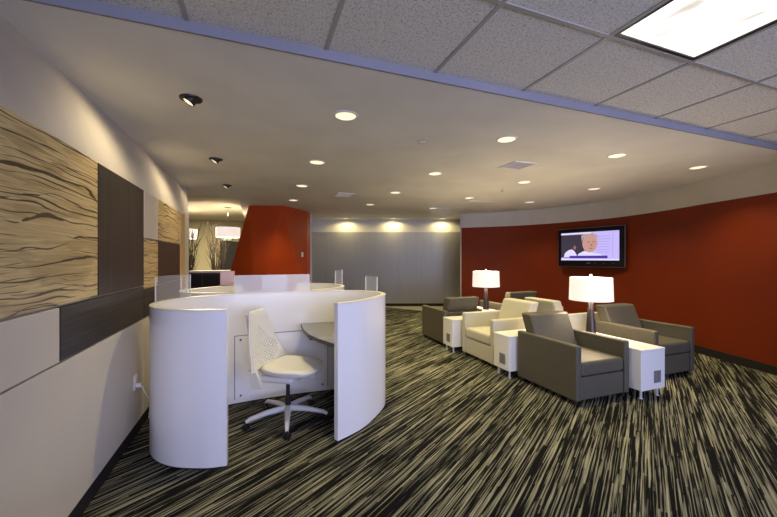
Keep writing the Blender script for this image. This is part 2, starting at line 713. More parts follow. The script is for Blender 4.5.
# leaning red feature wall between the back room and the lounge
bm = bmesh.new()
front = [(-0.175, 8.739, ZC), (0.565, 8.462, ZC), (1.23, 9.30, ZC), (1.23, 9.30, 0), (-0.02, 8.48, 0), (-0.90, 8.99, 0)]
back = [(x + 0.12, y + 0.32, z) for x, y, z in front]
F_ = [bm.verts.new(p) for p in front]
B_ = [bm.verts.new(p) for p in back]
bm.faces.new((F_[0], F_[1], F_[4], F_[5]))
bm.faces.new((F_[1], F_[2], F_[3], F_[4]))
bm.faces.new((B_[5], B_[4], B_[1], B_[0]))
bm.faces.new((B_[4], B_[3], B_[2], B_[1]))
for a, b in ((0, 1), (1, 2), (2, 3), (3, 4), (4, 5), (5, 0)):
    bm.faces.new((F_[a], F_[b], B_[b], B_[a]))
struct(link('wall_feature', bm, M_orange))
bm = bmesh.new()
bx(bm, 1.25, 1.40, 9.64, 11.2, 0, ZC)
struct(link('wall_return', bm, M_white))

# dark doorway at the far end of the back room
d1 = box_obj('door_1', M_dark, -1.24, -0.55, 13.93, 14.0, 0, 2.12)
struct(d1)
box_obj('door_frame', M_ltwood, -1.30, -1.24, 13.9, 14.0, 0, 2.2, d1)

# ------------------------------------------------------------------ wall panels on the left wall
PX = XL + 0.0225


def wall_panel(name, m, y0, y1, z0, z1, label):
    bm = bmesh.new()
    bx(bm, XL + 0.001, PX, y0 + 0.003, y1 - 0.003, z0 + 0.003, z1 - 0.003, 0.0015, 1)
    o = link(name, bm, m)
    tag(o, label, 'wall panel', 'mosaic of veneer and cream panels on the left wall')
    return o


wall_panel('veneer_panel', M_wood, 0.7, 2.74, 1.257, 2.115, 'largest pale wood panel with dark streaks, nearest on the left wall')
wall_panel('cream_panel', M_cream, 0.7, 2.28, 0.965, 1.25, 'cream panel directly under the largest streaked wood panel')
wall_panel('veneer_panel', M_dkh, 2.285, 3.71, 0.965, 1.25, 'low dark brown panel with level grain beside the cream panel')
wall_panel('veneer_panel', M_dkv, 2.745, 3.71, 1.257, 2.115, 'tall dark brown panel with upright grain beside the largest streaked wood panel')
wall_panel('cream_panel', M_cream, 3.715, 4.19, 1.685, 2.115, 'upper cream panel beyond the tall dark brown panel')
wall_panel('veneer_panel', M_wood, 3.715, 4.19, 1.225, 1.68, 'small streaked wood panel under the upper cream panel')
wall_panel('veneer_panel', M_wood, 4.195, 5.28, 1.685, 2.115, 'streaked wood panel at the far end, above the far dark panel')
wall_panel('veneer_panel', M_dkv, 4.195, 5.28, 1.225, 1.68, 'far dark brown panel under the far streaked wood panel')
wall_panel('veneer_panel', M_dkh, 3.715, 5.28, 0.965, 1.22, 'low dark panel behind the oval desk, at the far end of the wall')
wall_panel('veneer_panel', M_ltwood, 5.30, 5.62, 0.965, 2.115, 'narrow plain light wood strip at the far end of the left wall')

# wall outlet with a plug, and the cords running to the desk
t = thing('wall_outlet', 'white power outlet low on the left wall with a cord plugged in', 'outlet', (PX, 3.47, 0.47))
bm = bmesh.new()
bx(bm, 0, 0.006, -0.037, 0.037, -0.06, 0.06, 0.002, 2)
link('cover_plate', bm, M_outlet, t)
bm = bmesh.new()
for z in (-0.022, 0.022):
    bx(bm, 0.006, 0.008, -0.017, 0.017, z - 0.015, z + 0.015, 0.0008, 1)
link('socket', bm, M_outlet, t)
c = thing('power_cord', 'white power cord hanging from the outlet to the oval desk', 'cord', (PX, 3.47, 0.44))
bm = bmesh.new()
bx(bm, 0.0085, 0.045, -0.014, 0.014, -0.012, 0.02, 0.004, 2)
link('plug', bm, M_outlet, c)
bm = bmesh.new()
tube(bm, [(0.042, 0, 0), (0.060, -0.01, -0.03), (0.072, 0.01, -0.08), (0.085, 0.06, -0.14), (0.085, 0.09, -0.22), (0.08, 0.07, -0.31)], 0.0045, 8)
link('cable', bm, M_outlet, c, smooth=True)

# ------------------------------------------------------------------ oval workstation pods
POD = [(-0.20, 2.81), (-0.36, 2.838), (-0.58, 2.945), (-0.735, 3.12), (-0.81, 3.36), (-0.765, 3.62), (-0.58, 3.86), (-0.28, 4.0), (0.27, 4.055),
       (0.83, 4.04), (1.08, 3.955), (1.24, 3.80), (1.30, 3.60), (1.25, 3.41), (1.09, 3.20), (0.875, 2.995), (0.632, 2.865)]
PATH = spline(POD, 8)
PH = 1.135
PC = (0.25, 3.45)
PD = -0.05


def loc2(p, sx=1.0):
    return ((p[0] - PC[0]) * sx, p[1] - PC[1])


def make_pod(label, loc, rz, sx, front):
    t = thing('workstation_pod', label, 'desk', loc, rz, 'white oval workstation pods')
    path = [loc2(p, sx) for p in PATH]
    # path runs clockwise seen from above, so the inside lies to the right
    bm = bmesh.new()
    ribbon(bm, path, 0.0, -0.045, 0.012, PH - 0.012)
    link('shell', bm, M_gloss, t, smooth=True)
    bm = bmesh.new()
    ribbon(bm, path, 0.001, -0.046, PH - 0.012, PH)
    link('top_edge', bm, M_rim, t, smooth=True)
    bm = bmesh.new()
    ribbon(bm, path, -0.006, -0.040, 0.0, 0.012)
    link('plinth', bm, M_dark, t, smooth=True)
    inner = offset_path(path, -0.047)
    # worktop on the right hand half
    arc = [p for p in inner if p[0] > (0.47 - PC[0]) * sx and (p[1] > 0.4 or p[0] > 0.45)]
    edge = [(0.632, 2.945), (0.53, 3.20), (0.47, 3.42), (0.455, 3.65), (0.462, 3.85)]
    poly = [loc2(p, sx) for p in edge] + arc
    bm = bmesh.new()
    prism(bm, poly, 0.752, 0.782)
    wt = link('worktop', bm, M_laminate, t)
    bm = bmesh.new()
    e2 = [loc2(p, sx) for p in edge + [(0.47, 4.0)]]
    ribbon(bm, e2, 0.0, 0.004, 0.750, 0.784)
    link('edge_strip', bm, M_black, wt)
    bm = bmesh.new()
    bx(bm, (0.56 - PC[0]) * sx, (0.59 - PC[0]) * sx, 0.30, 0.545, 0.725, 0.75)
    bx(bm, (0.56 - PC[0]) * sx, (0.59 - PC[0]) * sx, 0.515, 0.545, 0.60, 0.725)
    link('bracket', bm, M_black, t)
    # flush access panel with seams and four screws on the inside of the back
    bm = bmesh.new()
    pin = [p for p in offset_path(path, -0.0465) if p[1] > 0.50 and (-0.20 - PC[0]) * sx - 0.02 < p[0] < (0.80 - PC[0]) * sx]
    ribbon(bm, pin, 0.0, -0.003, 0.05, 0.70)
    ap = link('access_panel', bm, M_gloss, t, smooth=True)
    bm = bmesh.new()
    ribbon(bm, pin, -0.002, -0.0045, 0.700, 0.706)
    for k in (0, len(pin) - 2):
        seg = [pin[k], pin[k + 1]]
        dx, dy = seg[1][0] - seg[0][0], seg[1][1] - seg[0][1]
        l = math.hypot(dx, dy)
        st = seg[0] if k == 0 else seg[1]
        sg = 1 if k == 0 else -1
        q = [st, (st[0] + sg * dx / l * 0.006, st[1] + sg * dy / l * 0.006)]
        if k:
            q.reverse()
        ribbon(bm, q, -0.002, -0.0045, 0.05, 0.70)
    link('seam', bm, M_seam, ap)
    if front:
        for k in (1, len(pin) - 2):
            for z in (0.085, 0.66):
                bm = bmesh.new()
                mtx = Matrix.Rotation(PI / 2, 3, 'X')
                lathe(bm, [(0.011, 0.0), (0.011, 0.004), (0.006, 0.006)], 12, (pin[k][0], pin[k][1] - 0.003, z), mtx)
                link('screw', bm, M_seam, ap)
    # clear end screens and frosted middle screen standing on the rim

    def screen(name, i0, i1, m, h, edge_m=None):
        seg = path[i0:i1 + 1]
        bm = bmesh.new()
        ribbon(bm, seg, -0.018, -0.026, PH, PH + h)
        s = link(name, bm, m, t, smooth=True)
        if edge_m:
            for q in (seg[:2], seg[-2:]):
                if q is not seg[:2] and q[1] == seg[-1]:
                    a, b = q[1], q[0]
                else:
                    a, b = q[0], q[1]
                l = math.hypot(b[0] - a[0], b[1] - a[1])
                r = [a, (a[0] + (b[0] - a[0]) / l * 0.005, a[1] + (b[1] - a[1]) / l * 0.005)]
                if q[1] == seg[-1]:
                    r.reverse()
                bm = bmesh.new()
                ribbon(bm, r, -0.017, -0.027, PH, PH + h)
                link('polished_edge', bm, edge_m, s)
    screen('end_screen', 34, 47, M_acr, 0.215, M_acr_edge)
    screen('end_screen', 85, 92, M_acr, 0.165, M_acr_edge)
    if front:
        screen('back_screen', 57, 68, M_frost, 0.19)
    return t


make_pod('nearest white oval workstation pod, the one open towards the office chair', (PC[0] - 0.01, PC[1] + PD, 0), 0, 0.985, True)
far_pod = make_pod('far white oval workstation pod, behind and mostly hidden by the nearest pod', (0.14, 4.70, 0), PI, 0.92, False)
# pink privacy screen, and an added lavender panel imitating a reflection, on the far pod (its own axes are turned half round)


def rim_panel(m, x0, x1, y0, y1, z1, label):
    o = box_obj('tinted_panel', m, 0.14 - x1, 0.14 - x0, 4.70 - y1, 4.70 - y0, PH, z1, far_pod, 0.004)
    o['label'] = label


rim_panel(mat('lavender_reflection', (0.62, 0.56, 0.90), 0.3), 0.05, 0.32, 4.108, 4.120, 1.312, 'pale lavender panel standing in for a reflection on the frosted screen')
rim_panel(mat('pink_panel', (0.66, 0.46, 0.50), 0.35), -0.47, -0.29, 5.275, 5.289, 1.325, 'small pinkish privacy screen')

# ------------------------------------------------------------------ office chair
t = thing('office_chair', 'white office chair with perforated back inside the nearest oval pod', 'office chair', (0.27, 3.38, 0), math.radians(57))
# seat: rounded cushion with a waterfall front (front is -Y)
bm = bmesh.new()
NX, NY = 12, 12
top, bot = [], []
for j in range(NY + 1):
    v = j / NY * 2 - 1
    ra, rb = [], []
    for i in range(NX + 1):
        u = i / NX * 2 - 1
        # squircle mapping
        x = u * math.sqrt(1 - 0.36 * v * v) * 0.268
        y = v * math.sqrt(1 - 0.42 * u * u) * 0.27
        e = max(abs(u), abs(v))
        dish = 0.018 * (u * u) + 0.012 * max(0, v) - 0.030 * max(0, -v - 0.35) ** 1.5
        ra.append(bm.verts.new((x, y - 0.055, 0.520 + dish - (0.018 if e > 0.99 else 0))))
        rb.append(bm.verts.new((x * 0.93, y * 0.93 - 0.055, 0.455 + dish * 0.5 + (0.012 if e > 0.99 else 0))))
    top.append(ra)
    bot.append(rb)
for j in range(NY):
    for i in range(NX):
        bm.faces.new((top[j][i], top[j][i + 1], top[j + 1][i + 1], top[j + 1][i]))
        bm.faces.new((bot[j][i], bot[j + 1][i], bot[j + 1][i + 1], bot[j][i + 1]))
rim = [(0, i) for i in range(NX)] + [(j, NX) for j in range(NY)] + [(NY, i) for i in range(NX, 0, -1)] + [(j, 0) for j in range(NY, 0, -1)]
for a, b in zip(rim, rim[1:] + rim[:1]):
    bm.faces.new((top[a[0]][a[1]], bot[a[0]][a[1]], bot[b[0]][b[1]], top[b[0]][b[1]]))
link('seat', bm, M_chairwhite, t, smooth=True, sub=1)
# perforated back, narrow at the top and broad at the bottom


def back_pt(u, w):
    hw = 0.295 + (0.115 - 0.295) * w ** 0.85
    y = 0.215 + 0.125 * w + 0.030 * math.sin(PI * min(1, w * 1.1)) * 0.6
    return Vector((u * hw, y - 0.045 * u * u * (1 - 0.6 * w), 0.505 + 0.495 * w))


bm = bmesh.new()
GX, GY = 41, 61
vs = [[bm.verts.new(back_pt(i / GX * 2 - 1, j / GY)) for i in range(GX + 1)] for j in range(GY + 1)]
for j in range(GY):
    for i in range(GX):
        u = (i + .5) / GX * 2 - 1
        w = (j + .5) / GY
        inside = abs(u) < 0.84 and 0.05 < w < 0.72 and (abs(u) / 1.0 + abs(w - 0.30) / 0.46) < 1.0
        odd = (j // 2) % 2
        if inside and j % 2 == 1 and (i + (2 if odd else 0)) % 4 in (0, 1):
            continue
        bm.faces.new((vs[j][i], vs[j][i + 1], vs[j + 1][i + 1], vs[j + 1][i]))
o = link('backrest', bm, M_chairwhite, t, smooth=True)
md = o.modifiers.new('solidify', 'SOLIDIFY')
md.thickness = 0.016
bm = bmesh.new()
tube(bm, [back_pt(-1, w / 10) + Vector((0, 0.006, 0)) for w in range(11)], 0.008)
tube(bm, [back_pt(1, w / 10) + Vector((0, 0.006, 0)) for w in range(11)], 0.008)
tube(bm, [back_pt(u / 6 - 1, 1) + Vector((0, 0.006, 0)) for u in range(13)], 0.009)
tube(bm, [back_pt(u / 6 - 1, 0) + Vector((0, 0.006, 0)) for u in range(13)], 0.009)
link('back_frame', bm, M_chairwhite, t, smooth=True)
bm = bmesh.new()
tube(bm, [(0, 0.10, 0.42), (0, 0.25, 0.435), (0, 0.315, 0.52), (0, 0.345, 0.66)], [0.03, 0.028, 0.024, 0.018], 12)
tube(bm, [(0, 0.343, 0.66), (-0.07, 0.368, 0.86), (-0.118, 0.358, 0.985)], [0.018, 0.013, 0.011], 10)
tube(bm, [(0, 0.343, 0.66), (0.07, 0.368, 0.86), (0.118, 0.358, 0.985)], [0.018, 0.013, 0.011], 10)
link('back_support', bm, M_chairwhite, t, smooth=True)
for sx in (-1, 1):
    bm = bmesh.new()
    vsb = []
    for x in (0.236, 0.266):
        vsb.append([bm.verts.new((sx * x, y, z)) for y, z in ((0.10, 0.365), (0.20, 0.365), (0.245, 0.52), (0.17, 0.53))])
    for k in range(4):
        bm.faces.new((vsb[0][k], vsb[0][(k + 1) % 4], vsb[1][(k + 1) % 4], vsb[1][k]))
    bm.faces.new(vsb[0])
    bm.faces.new(list(reversed(vsb[1])))
    link('side_bracket', bm, M_chairwhite, t)
bm = bmesh.new()
bx(bm, -0.235, 0.235, -0.16, 0.16, 0.415, 0.468, 0.02)
bx(bm, -0.08, 0.08, -0.12, 0.14, 0.37, 0.425, 0.015)
link('tilt_mechanism', bm, M_chairgrey, t, smooth=True)
bm = bmesh.new()
mtx = Matrix.Rotation(PI / 2, 3, 'Y')
lathe(bm, [(0.024, 0.0), (0.038, 0.004), (0.038, 0.022), (0.024, 0.026)], 20, (0.10, -0.19, 0.40), mtx)
tube(bm, [(0.0, -0.11, 0.40), (0.10, -0.19, 0.40)], 0.008)
link('tension_knob', bm, M_chairwhite, t, smooth=True)
bm = bmesh.new()
lathe(bm, [(0.026, 0.10), (0.026, 0.22), (0.018, 0.22), (0.018, 0.38)], 20)
link('gas_column', bm, M_black, t, smooth=True)
bm = bmesh.new()
lathe(bm, [(0.040, 0.085), (0.044, 0.10), (0.040, 0.135), (0.030, 0.142)], 24)
for k in range(5):
    a = math.radians(192 - 57 + 72 * k)
    d = Vector((math.cos(a), math.sin(a), 0))
    tube(bm, [d * 0.02 + Vector((0, 0, 0.115)), d * 0.18 + Vector((0, 0, 0.108)), d * 0.335 + Vector((0, 0, 0.085)), d * 0.37 + Vector((0, 0, 0.066))],
         [0.030, 0.024, 0.018, 0.014], 12)
link('star_base', bm, M_chairgrey, t, smooth=True)
for k in range(5):
    a = math.radians(192 - 57 + 72 * k)
    d = Vector((math.cos(a), math.sin(a), 0))
    p = d * 0.37
    bm = bmesh.new()
    sw = a + 0.9
    mtx = Matrix.Rotation(sw, 3, 'Z') @ Matrix.Rotation(PI / 2, 3, 'Y')
    ax_ = Matrix.Rotation(sw, 3, 'Z') @ Vector((1, 0, 0))
    for s in (-1, 1):
        lathe(bm, [(0.020, -0.008), (0.0275, -0.007), (0.0275, 0.007), (0.020, 0.008)], 18, Vector((p.x, p.y, 0.0275)) + ax_ * s * 0.017, mtx)
    tube(bm, [(p.x, p.y, 0.028), (p.x, p.y, 0.068)], 0.009, 8)
    link('caster', bm, M_black, t, smooth=True)


# ------------------------------------------------------------------ lounge armchairs
def make_armchair(label, m, w, d, ah, bh, group):
    """front is -Y; origin on the floor in the middle of the footprint"""
    t = thing('armchair', label, 'armchair', (0, 0, 0), 0, group)
    h = w / 2
    f, b = -d / 2, d / 2
    th = 0.075
    for s in (-1, 1):
        x0, x1 = (-h, -h + th) if s < 0 else (h - th, h)
        bm = bmesh.new()
        bx(bm, x0, x1, f, b, 0.048, ah, 0.018, 3)
        link('arm', bm, m, t, smooth=True, wn=True)
    bm = bmesh.new()
    bx(bm, -h + th, h - th, f + 0.015, b - 0.03, 0.05, 0.285, 0.012, 2)
    link('seat_base', bm, m, t, smooth=True, wn=True)
    # seat cushion with a crowned top and soft front roll
    bm = bmesh.new()
    bx(bm, -h + th + 0.003, h - th - 0.003, f + 0.005, b - 0.20, 0.29, 0.435, 0.032, 4)
    for v in bm.verts:
        if v.co.z > 0.42:
            cx = v.co.x / (h - th)
            v.co.z += 0.016 * (1 - cx * cx)
    link('seat_cushion', bm, m, t, smooth=True, wn=True)
    # reclined back: between the arms below, full width above them
    bm = bmesh.new()
    za = ah + 0.004
    k = math.tan(math.radians(21))

    def slab(x0, x1, z0, z1, bev):
        n0 = len(bm.verts)
        b0 = bmesh.new()
        bx(b0, x0, x1, -0.17, 0.0, z0, z1, bev, 3)
        me = bpy.data.meshes.new('tmp')
        for v in b0.verts:
            v.co.y += b - 0.045 + (v.co.z - za) * k
        b0.to_mesh(me)
        b0.free()
        bm.from_mesh(me)
        bpy.data.meshes.remove(me)
    slab(-h + th + 0.004, h - th - 0.004, 0.29, bh, 0.026)
    link('backrest', bm, m, t, smooth=True, wn=True)
    bm = bmesh.new()
    bx(bm, -h + th, h - th, b - 0.028, b - 0.004, 0.05, za - 0.03, 0.006, 2)
    link('back_panel', bm, m, t, smooth=True, wn=True)
    for sx in (-1, 1):
        for sy in (-1, 1):
            bm = bmesh.new()
            cx, cy = sx * (h - 0.045), sy * (d / 2 - 0.06)
            bx(bm, cx - 0.022, cx + 0.022, cy - 0.022, cy + 0.022, 0.0, 0.05, 0.003, 1)
            link('leg', bm, M_espresso, t)
    return t


GG = 'taupe grey armchairs of the lounge'
GW = 'cream white armchairs of the lounge'
ch = make_armchair('nearest taupe grey armchair, its side turned to the oval pods', M_grey, 0.77, 0.86, 0.612, 0.825, GG)
ch.location = (3.395, 3.06, 0)
dup(ch, (4.93, 3.28, 0), 0, 'taupe grey armchair nearest the red wall, right of the near side table')
dup(ch, (3.35, 5.64, 0), PI, 'far taupe grey armchair turned away, nearest the grey back wall on the left')
hid = dup(ch, (4.68, 5.68, 0), PI, 'hidden grey armchair at the far end, only its back top showing against the red wall')
hid.scale = (1, 1, 1.06)
cw = make_armchair('cream white armchair facing the oval pods between two white side tables', M_cream_lea, 0.77, 0.86, 0.66, 0.86, GW)
cw.location = (3.43, 4.335, 0)
cw.rotation_euler = (0, 0, -PI / 2)
dup(cw, (4.60, 4.345, 0), PI / 2, 'cream white armchair seen from behind, facing the red wall')


# ------------------------------------------------------------------ side tables (front is -Y)
def make_side_table(label, w, d, h=0.53):
    t = thing('side_table', label, 'side table', (0, 0, 0), 0, 'white side tables between the armchairs')
    bm = bmesh.new()
    r = 0.014 if w > 0.35 else 0.035
    pts = []
    for cx, cy, a0 in ((w / 2 - r, d / 2 - r, 0), (-w / 2 + r, d / 2 - r, 90), (-w / 2 + r, -d / 2 + r, 180), (w / 2 - r, -d / 2 + r, 270)):
        for q in range(6):
            a = math.radians(a0 + q * 18)
            pts.append((cx + r * math.cos(a), cy + r * math.sin(a)))
    prism(bm, pts, 0.10, h - 0.022)
    link('body', bm, M_table, t, smooth=True)
    bm = bmesh.new()
    prism(bm, [(x * 1.004, y * 1.004) for x, y in pts], h - 0.020, h)
    link('tabletop', bm, M_table, t, smooth=True)
    bm = bmesh.new()
    gx = 0.055 if w > 0.35 else 0.03
    bx(bm, gx - 0.055, gx + 0.055, -d / 2 - 0.005, -d / 2, 0.165, 0.295, 0.001, 1)
    for q in range(9):
        z = 0.175 + q * 0.013
        bx(bm, gx - 0.048, gx + 0.048, -d / 2 - 0.007, -d / 2 - 0.005, z, z + 0.006)
    link('vent_grille', bm, M_grille, t)
    for sx in (-1, 1):
        for sy in (-1, 1):
            bm = bmesh.new()
            lathe(bm, [(0.020, 0), (0.020, 0.006), (0.013, 0.008), (0.013, 0.10)], 14, (sx * (w / 2 - 0.06), sy * (d / 2 - 0.05), 0))
            link('leg', bm, M_tleg, t, smooth=True)
    return t


st = make_side_table('white side table holding the nearer lamp, between the two front grey armchairs', 0.38, 0.96)
st.location = (3.978, 2.99, 0)
t2 = make_side_table('white side table between the nearest grey armchair and the cream armchair', 0.33, 0.86)
t2.location = (3.35, 3.685, 0)
t2.rotation_euler = (0, 0, -PI / 2)
dup(t2, (3.315, 4.965, 0), -PI / 2, 'white side table between the cream armchair and the far grey armchair')
t4 = make_side_table('far white side table holding the farther lamp, behind the cream armchair', 0.38, 0.96)
t4.location = (4.02, 5.53, 0)
t4.rotation_euler = (0, 0, PI)


# ------------------------------------------------------------------ table lamps
def make_lamp(label, loc):
    t = thing('table_lamp', label, 'table lamp', loc, 0, 'table lamps in the lounge')
    bm = bmesh.new()
    lathe(bm, [(0.066, 0), (0.066, 0.012), (0.060, 0.014), (0.031, 0.40), (0.028, 0.405)], 28)
    link('base', bm, M_espresso, t, smooth=True)
    bm = bmesh.new()
    lathe(bm, [(0.018, 0.405), (0.026, 0.412), (0.026, 0.425), (0.012, 0.43), (0.012, 0.50)], 20)
    lathe(bm, [(0.008, 0.50), (0.008, 0.742)], 10)
    link('neck', bm, M_chrome, t, smooth=True)
    bm = bmesh.new()
    N = 48
    rr = []
    for r, z in ((0.252, 0.435), (0.243, 0.725), (0.239, 0.725), (0.248, 0.435)):
        rr.append([bm.verts.new((r * math.cos(2 * PI * i / N), r * math.sin(2 * PI * i / N), z)) for i in range(N)])
    for q in range(4):
        for i in range(N):
            bm.faces.new((rr[q][i], rr[q][(i + 1) % N], rr[(q + 1) % 4][(i + 1) % N], rr[(q + 1) % 4][i]))
    for a in range(3):
        c, s = math.cos(a * 2.094), math.sin(a * 2.094)
        tube(bm, [(0.008 * c, 0.008 * s, 0.715), (0.241 * c, 0.241 * s, 0.715)], 0.003, 6)
    link('lamp_shade', bm, M_shade, t, smooth=True)
    bm = bmesh.new()
    lathe(bm, [(0.004, 0.742), (0.010, 0.745), (0.017, 0.756), (0.015, 0.768), (0.0, 0.774)], 16)
    link('finial', bm, M_outlet, t, smooth=True)
    light('lamp_bulb', 'POINT', (0, 0, 0.58), LAMP_W, (1.0, 0.80, 0.56), t, shadow_soft_size=0.05)
    return t


lm = make_lamp('nearer table lamp with glowing drum shade, below the television', (4.02, 3.30, 0.53))
l2 = dup(lm, (4.09, 5.60, 0.53), 0, 'farther table lamp with glowing drum shade, beside the red wall edge')
for c in l2.children:
    pass

# ------------------------------------------------------------------ television
TA, TB = Vector((6.61, 6.275)), Vector((6.89, 4.88))
td = (TB - TA).normalized()
mid = (TA + TB) / 2
tv = thing('television', 'flat television showing a news programme on the red wall', 'television', (mid.x, mid.y, 1.745), math.atan2(td.y, td.x))
tw, thh = (TB - TA).length, 0.86
M_bezel = mat('gloss_black_bezel', (0.006, 0.005, 0.012), 0.3, spec=0.25)
M_silver = mat('silver_trim', (0.20, 0.19, 0.20), 0.35, metal=0.6)


def screen_mat(name, c, e):
    return mat(name, (0.02, 0.02, 0.02), 0.3, emit=c, es=e)


bm = bmesh.new()
bx(bm, -tw / 2, tw / 2, -0.012, 0.02, -thh / 2, thh / 2, 0.006, 2)
link('housing', bm, M_silver, tv)
bm = bmesh.new()
bx(bm, -tw / 2 + 0.012, tw / 2 - 0.012, -0.018, -0.0118, -thh / 2 + 0.012, thh / 2 - 0.012)
link('bezel', bm, M_bezel, tv)
bm = bmesh.new()
bx(bm, -0.10, 0.10, 0.02, 0.13, -0.15, 0.15)
link('wall_bracket', bm, M_black, tv)
sx0, sx1, sz0, sz1 = -tw / 2 + 0.085, tw / 2 - 0.105, -thh / 2 + 0.145, thh / 2 - 0.10
bm = bmesh.new()
bx(bm, sx0, sx1, -0.0195, -0.0178, sz0, sz1)
scr = link('screen', bm, screen_mat('screen_lavender', (0.54, 0.46, 0.92), 1.0), tv)
SW, SH = sx1 - sx0, sz1 - sz0
lay = [0]


def spoly(name, pts, m):
    """flat picture element on the screen, in 0..1 screen coordinates"""
    lay[0] += 1
    y = -0.0195 - 0.0002 * lay[0]
    bm = bmesh.new()
    bm.faces.new([bm.verts.new((sx0 + SW * u, y, sz0 + SH * v)) for u, v in pts])
    return link(name, bm, m, scr)


def ell(cu, cv, ru, rv, n=28):
    return [(cu + ru * math.cos(2 * PI * i / n), cv + rv * math.sin(2 * PI * i / n)) for i in range(n)]


S_dark = screen_mat('screen_dark', (0.035, 0.028, 0.05), 1.0)
S_skin = screen_mat('screen_skin', (0.55, 0.29, 0.25), 1.0)
S_skin2 = screen_mat('screen_skin_shade', (0.30, 0.13, 0.12), 1.0)
S_hair = screen_mat('screen_hair', (0.42, 0.33, 0.34), 1.0)
S_white = screen_mat('screen_white', (0.74, 0.68, 0.98), 1.0)
S_line = screen_mat('screen_line', (0.25, 0.20, 0.55), 1.0)
S_ban = screen_mat('screen_banner', (0.10, 0.04, 0.50), 1.0)
S_ban2 = screen_mat('screen_banner_dark', (0.015, 0.01, 0.16), 1.0)
spoly('picture_background', [(0, 0.10), (0.55, 0.10), (0.48, 0.93), (0, 0.93)], S_dark)
for k in range(7):
    v = 0.28 + k * 0.09
    spoly('picture_line', [(0.64, v), (0.86, v), (0.86, v + 0.012), (0.64, v + 0.012)], S_line)
spoly('picture_line', [(0.90, 0.1), (0.905, 0.1), (0.905, 0.95), (0.90, 0.95)], S_line)
spoly('picture_person', [(0.05, 0.12), (0.07, 0.26), (0.13, 0.36), (0.20, 0.40), (0.25, 0.34), (0.29, 0.20), (0.30, 0.12)], S_white)
spoly('picture_person', ell(0.255, 0.46, 0.025, 0.07), S_skin2)
spoly('picture_person', [(0.29, 0.12), (0.33, 0.24), (0.43, 0.34), (0.60, 0.26), (0.70, 0.22), (0.76, 0.12)], S_white)
spoly('picture_person', ell(0.525, 0.60, 0.130, 0.32), S_skin)
spoly('picture_person', [(0.385, 0.66), (0.375, 0.88), (0.44, 0.95), (0.57, 0.96), (0.65, 0.88), (0.66, 0.70), (0.62, 0.84), (0.55, 0.88), (0.46, 0.86), (0.41, 0.78)], S_hair)
for cu in (0.505, 0.59):
    spoly('picture_person', ell(cu, 0.645, 0.022, 0.022, 14), S_skin2)
spoly('picture_person', ell(0.555, 0.54, 0.018, 0.035, 14), S_skin2)
spoly('picture_person', ell(0.55, 0.42, 0.035, 0.018, 14), S_skin2)
spoly('picture_banner', [(0.16, 0.07), (0.82, 0.07), (0.82, 0.165), (0.16, 0.165)], S_ban)
random.seed(3)
u = 0.18
while u < 0.78:
    w_ = random.uniform(0.02, 0.05)
    spoly('picture_banner', [(u, 0.095), (u + w_, 0.095), (u + w_, 0.145), (u, 0.145)], S_ban2)
    u += w_ + 0.016
spoly('picture_banner', [(0, 0.0), (1, 0.0), (1, 0.05), (0, 0.05)], S_white)
spoly('picture_banner', [(0, 0.94), (0.55, 0.94), (0.55, 1.0), (0, 1.0)], S_white)
bm = bmesh.new()
bx(bm, -0.05, 0.03, -0.019, -0.0179, -thh / 2 + 0.075, -thh / 2 + 0.098)
link('badge', bm, M_silver, tv)
bm = bmesh.new()
for x in (0.12, 0.30, 0.48):
    bx(bm, x, x + 0.02, -0.019, -0.0179, -thh / 2 + 0.08, -thh / 2 + 0.088)
link('control_mark', bm, M_grille, tv)

# ------------------------------------------------------------------ ceiling fittings
ORD = ['first', 'second', 'third', 'fourth', 'fifth']


def make_downlight(label, loc):
    t = thing('ceiling_downlight', label, 'downlight', loc, 0, 'round recessed downlights in the plaster ceiling')
    bm = bmesh.new()
    N = 32
    pr = [(0.088, -0.001), (0.090, -0.008), (0.106, -0.006), (0.110, 0.0)]
    rr = [[bm.verts.new((r * math.cos(2 * PI * i / N), r * math.sin(2 * PI * i / N), z)) for i in range(N)] for r, z in pr]
    for a, b in zip(rr, rr[1:]):
        for i in range(N):
            bm.faces.new((a[i], a[(i + 1) % N], b[(i + 1) % N], b[i]))
    link('trim_ring', bm, M_ringw, t, smooth=True)
    bm = bmesh.new()
    lathe(bm, [(0.088, -0.003), (0.088, -0.001)], 28)
    link('lens', bm, M_glow, t)
    sp = light('downlight_beam', 'SPOT', (0, 0, -0.02), DOWN_W, WARM, t, spot_size=math.radians(128), spot_blend=0.7, shadow_soft_size=0.07)
    return t


COLX = [0.715, 2.41, 4.02, 5.56]
ROWY = [2.95, 4.50, 6.05, 7.60]
dl = None
coln = ['column nearest the left wall', 'second column from the left wall', 'third column from the left wall', 'column nearest the red wall']
for i, x in enumerate(COLX):
    for j, y in enumerate(ROWY):
        if i == 3 and j == 3:
            continue
        lab = 'round ceiling downlight, %s from the camera in the %s' % (ORD[j], coln[i])
        if dl is None:
            dl = make_downlight(lab, (x, y, ZC))
        else:
            dup(dl, (x, y, ZC), 0, lab)
for x, y, lab in ((2.54, 10.49, 'wall washing downlight by the grey back wall, leftmost of three'),
                  (3.92, 10.02, 'wall washing downlight by the grey back wall, middle of three'),
                  (5.34, 9.48, 'wall washing downlight by the grey back wall, rightmost of three')):
    d_ = dup(dl, (x, y, ZC), 0, lab, 'wall washing downlights along the grey back wall')
    for c in d_.children:
        if c.type == 'LIGHT':
            c.data = c.data.copy()
            c.data.energy = WALLWASH_W
            c.data.spot_size = math.radians(172)
            c.data.spot_blend = 0.45


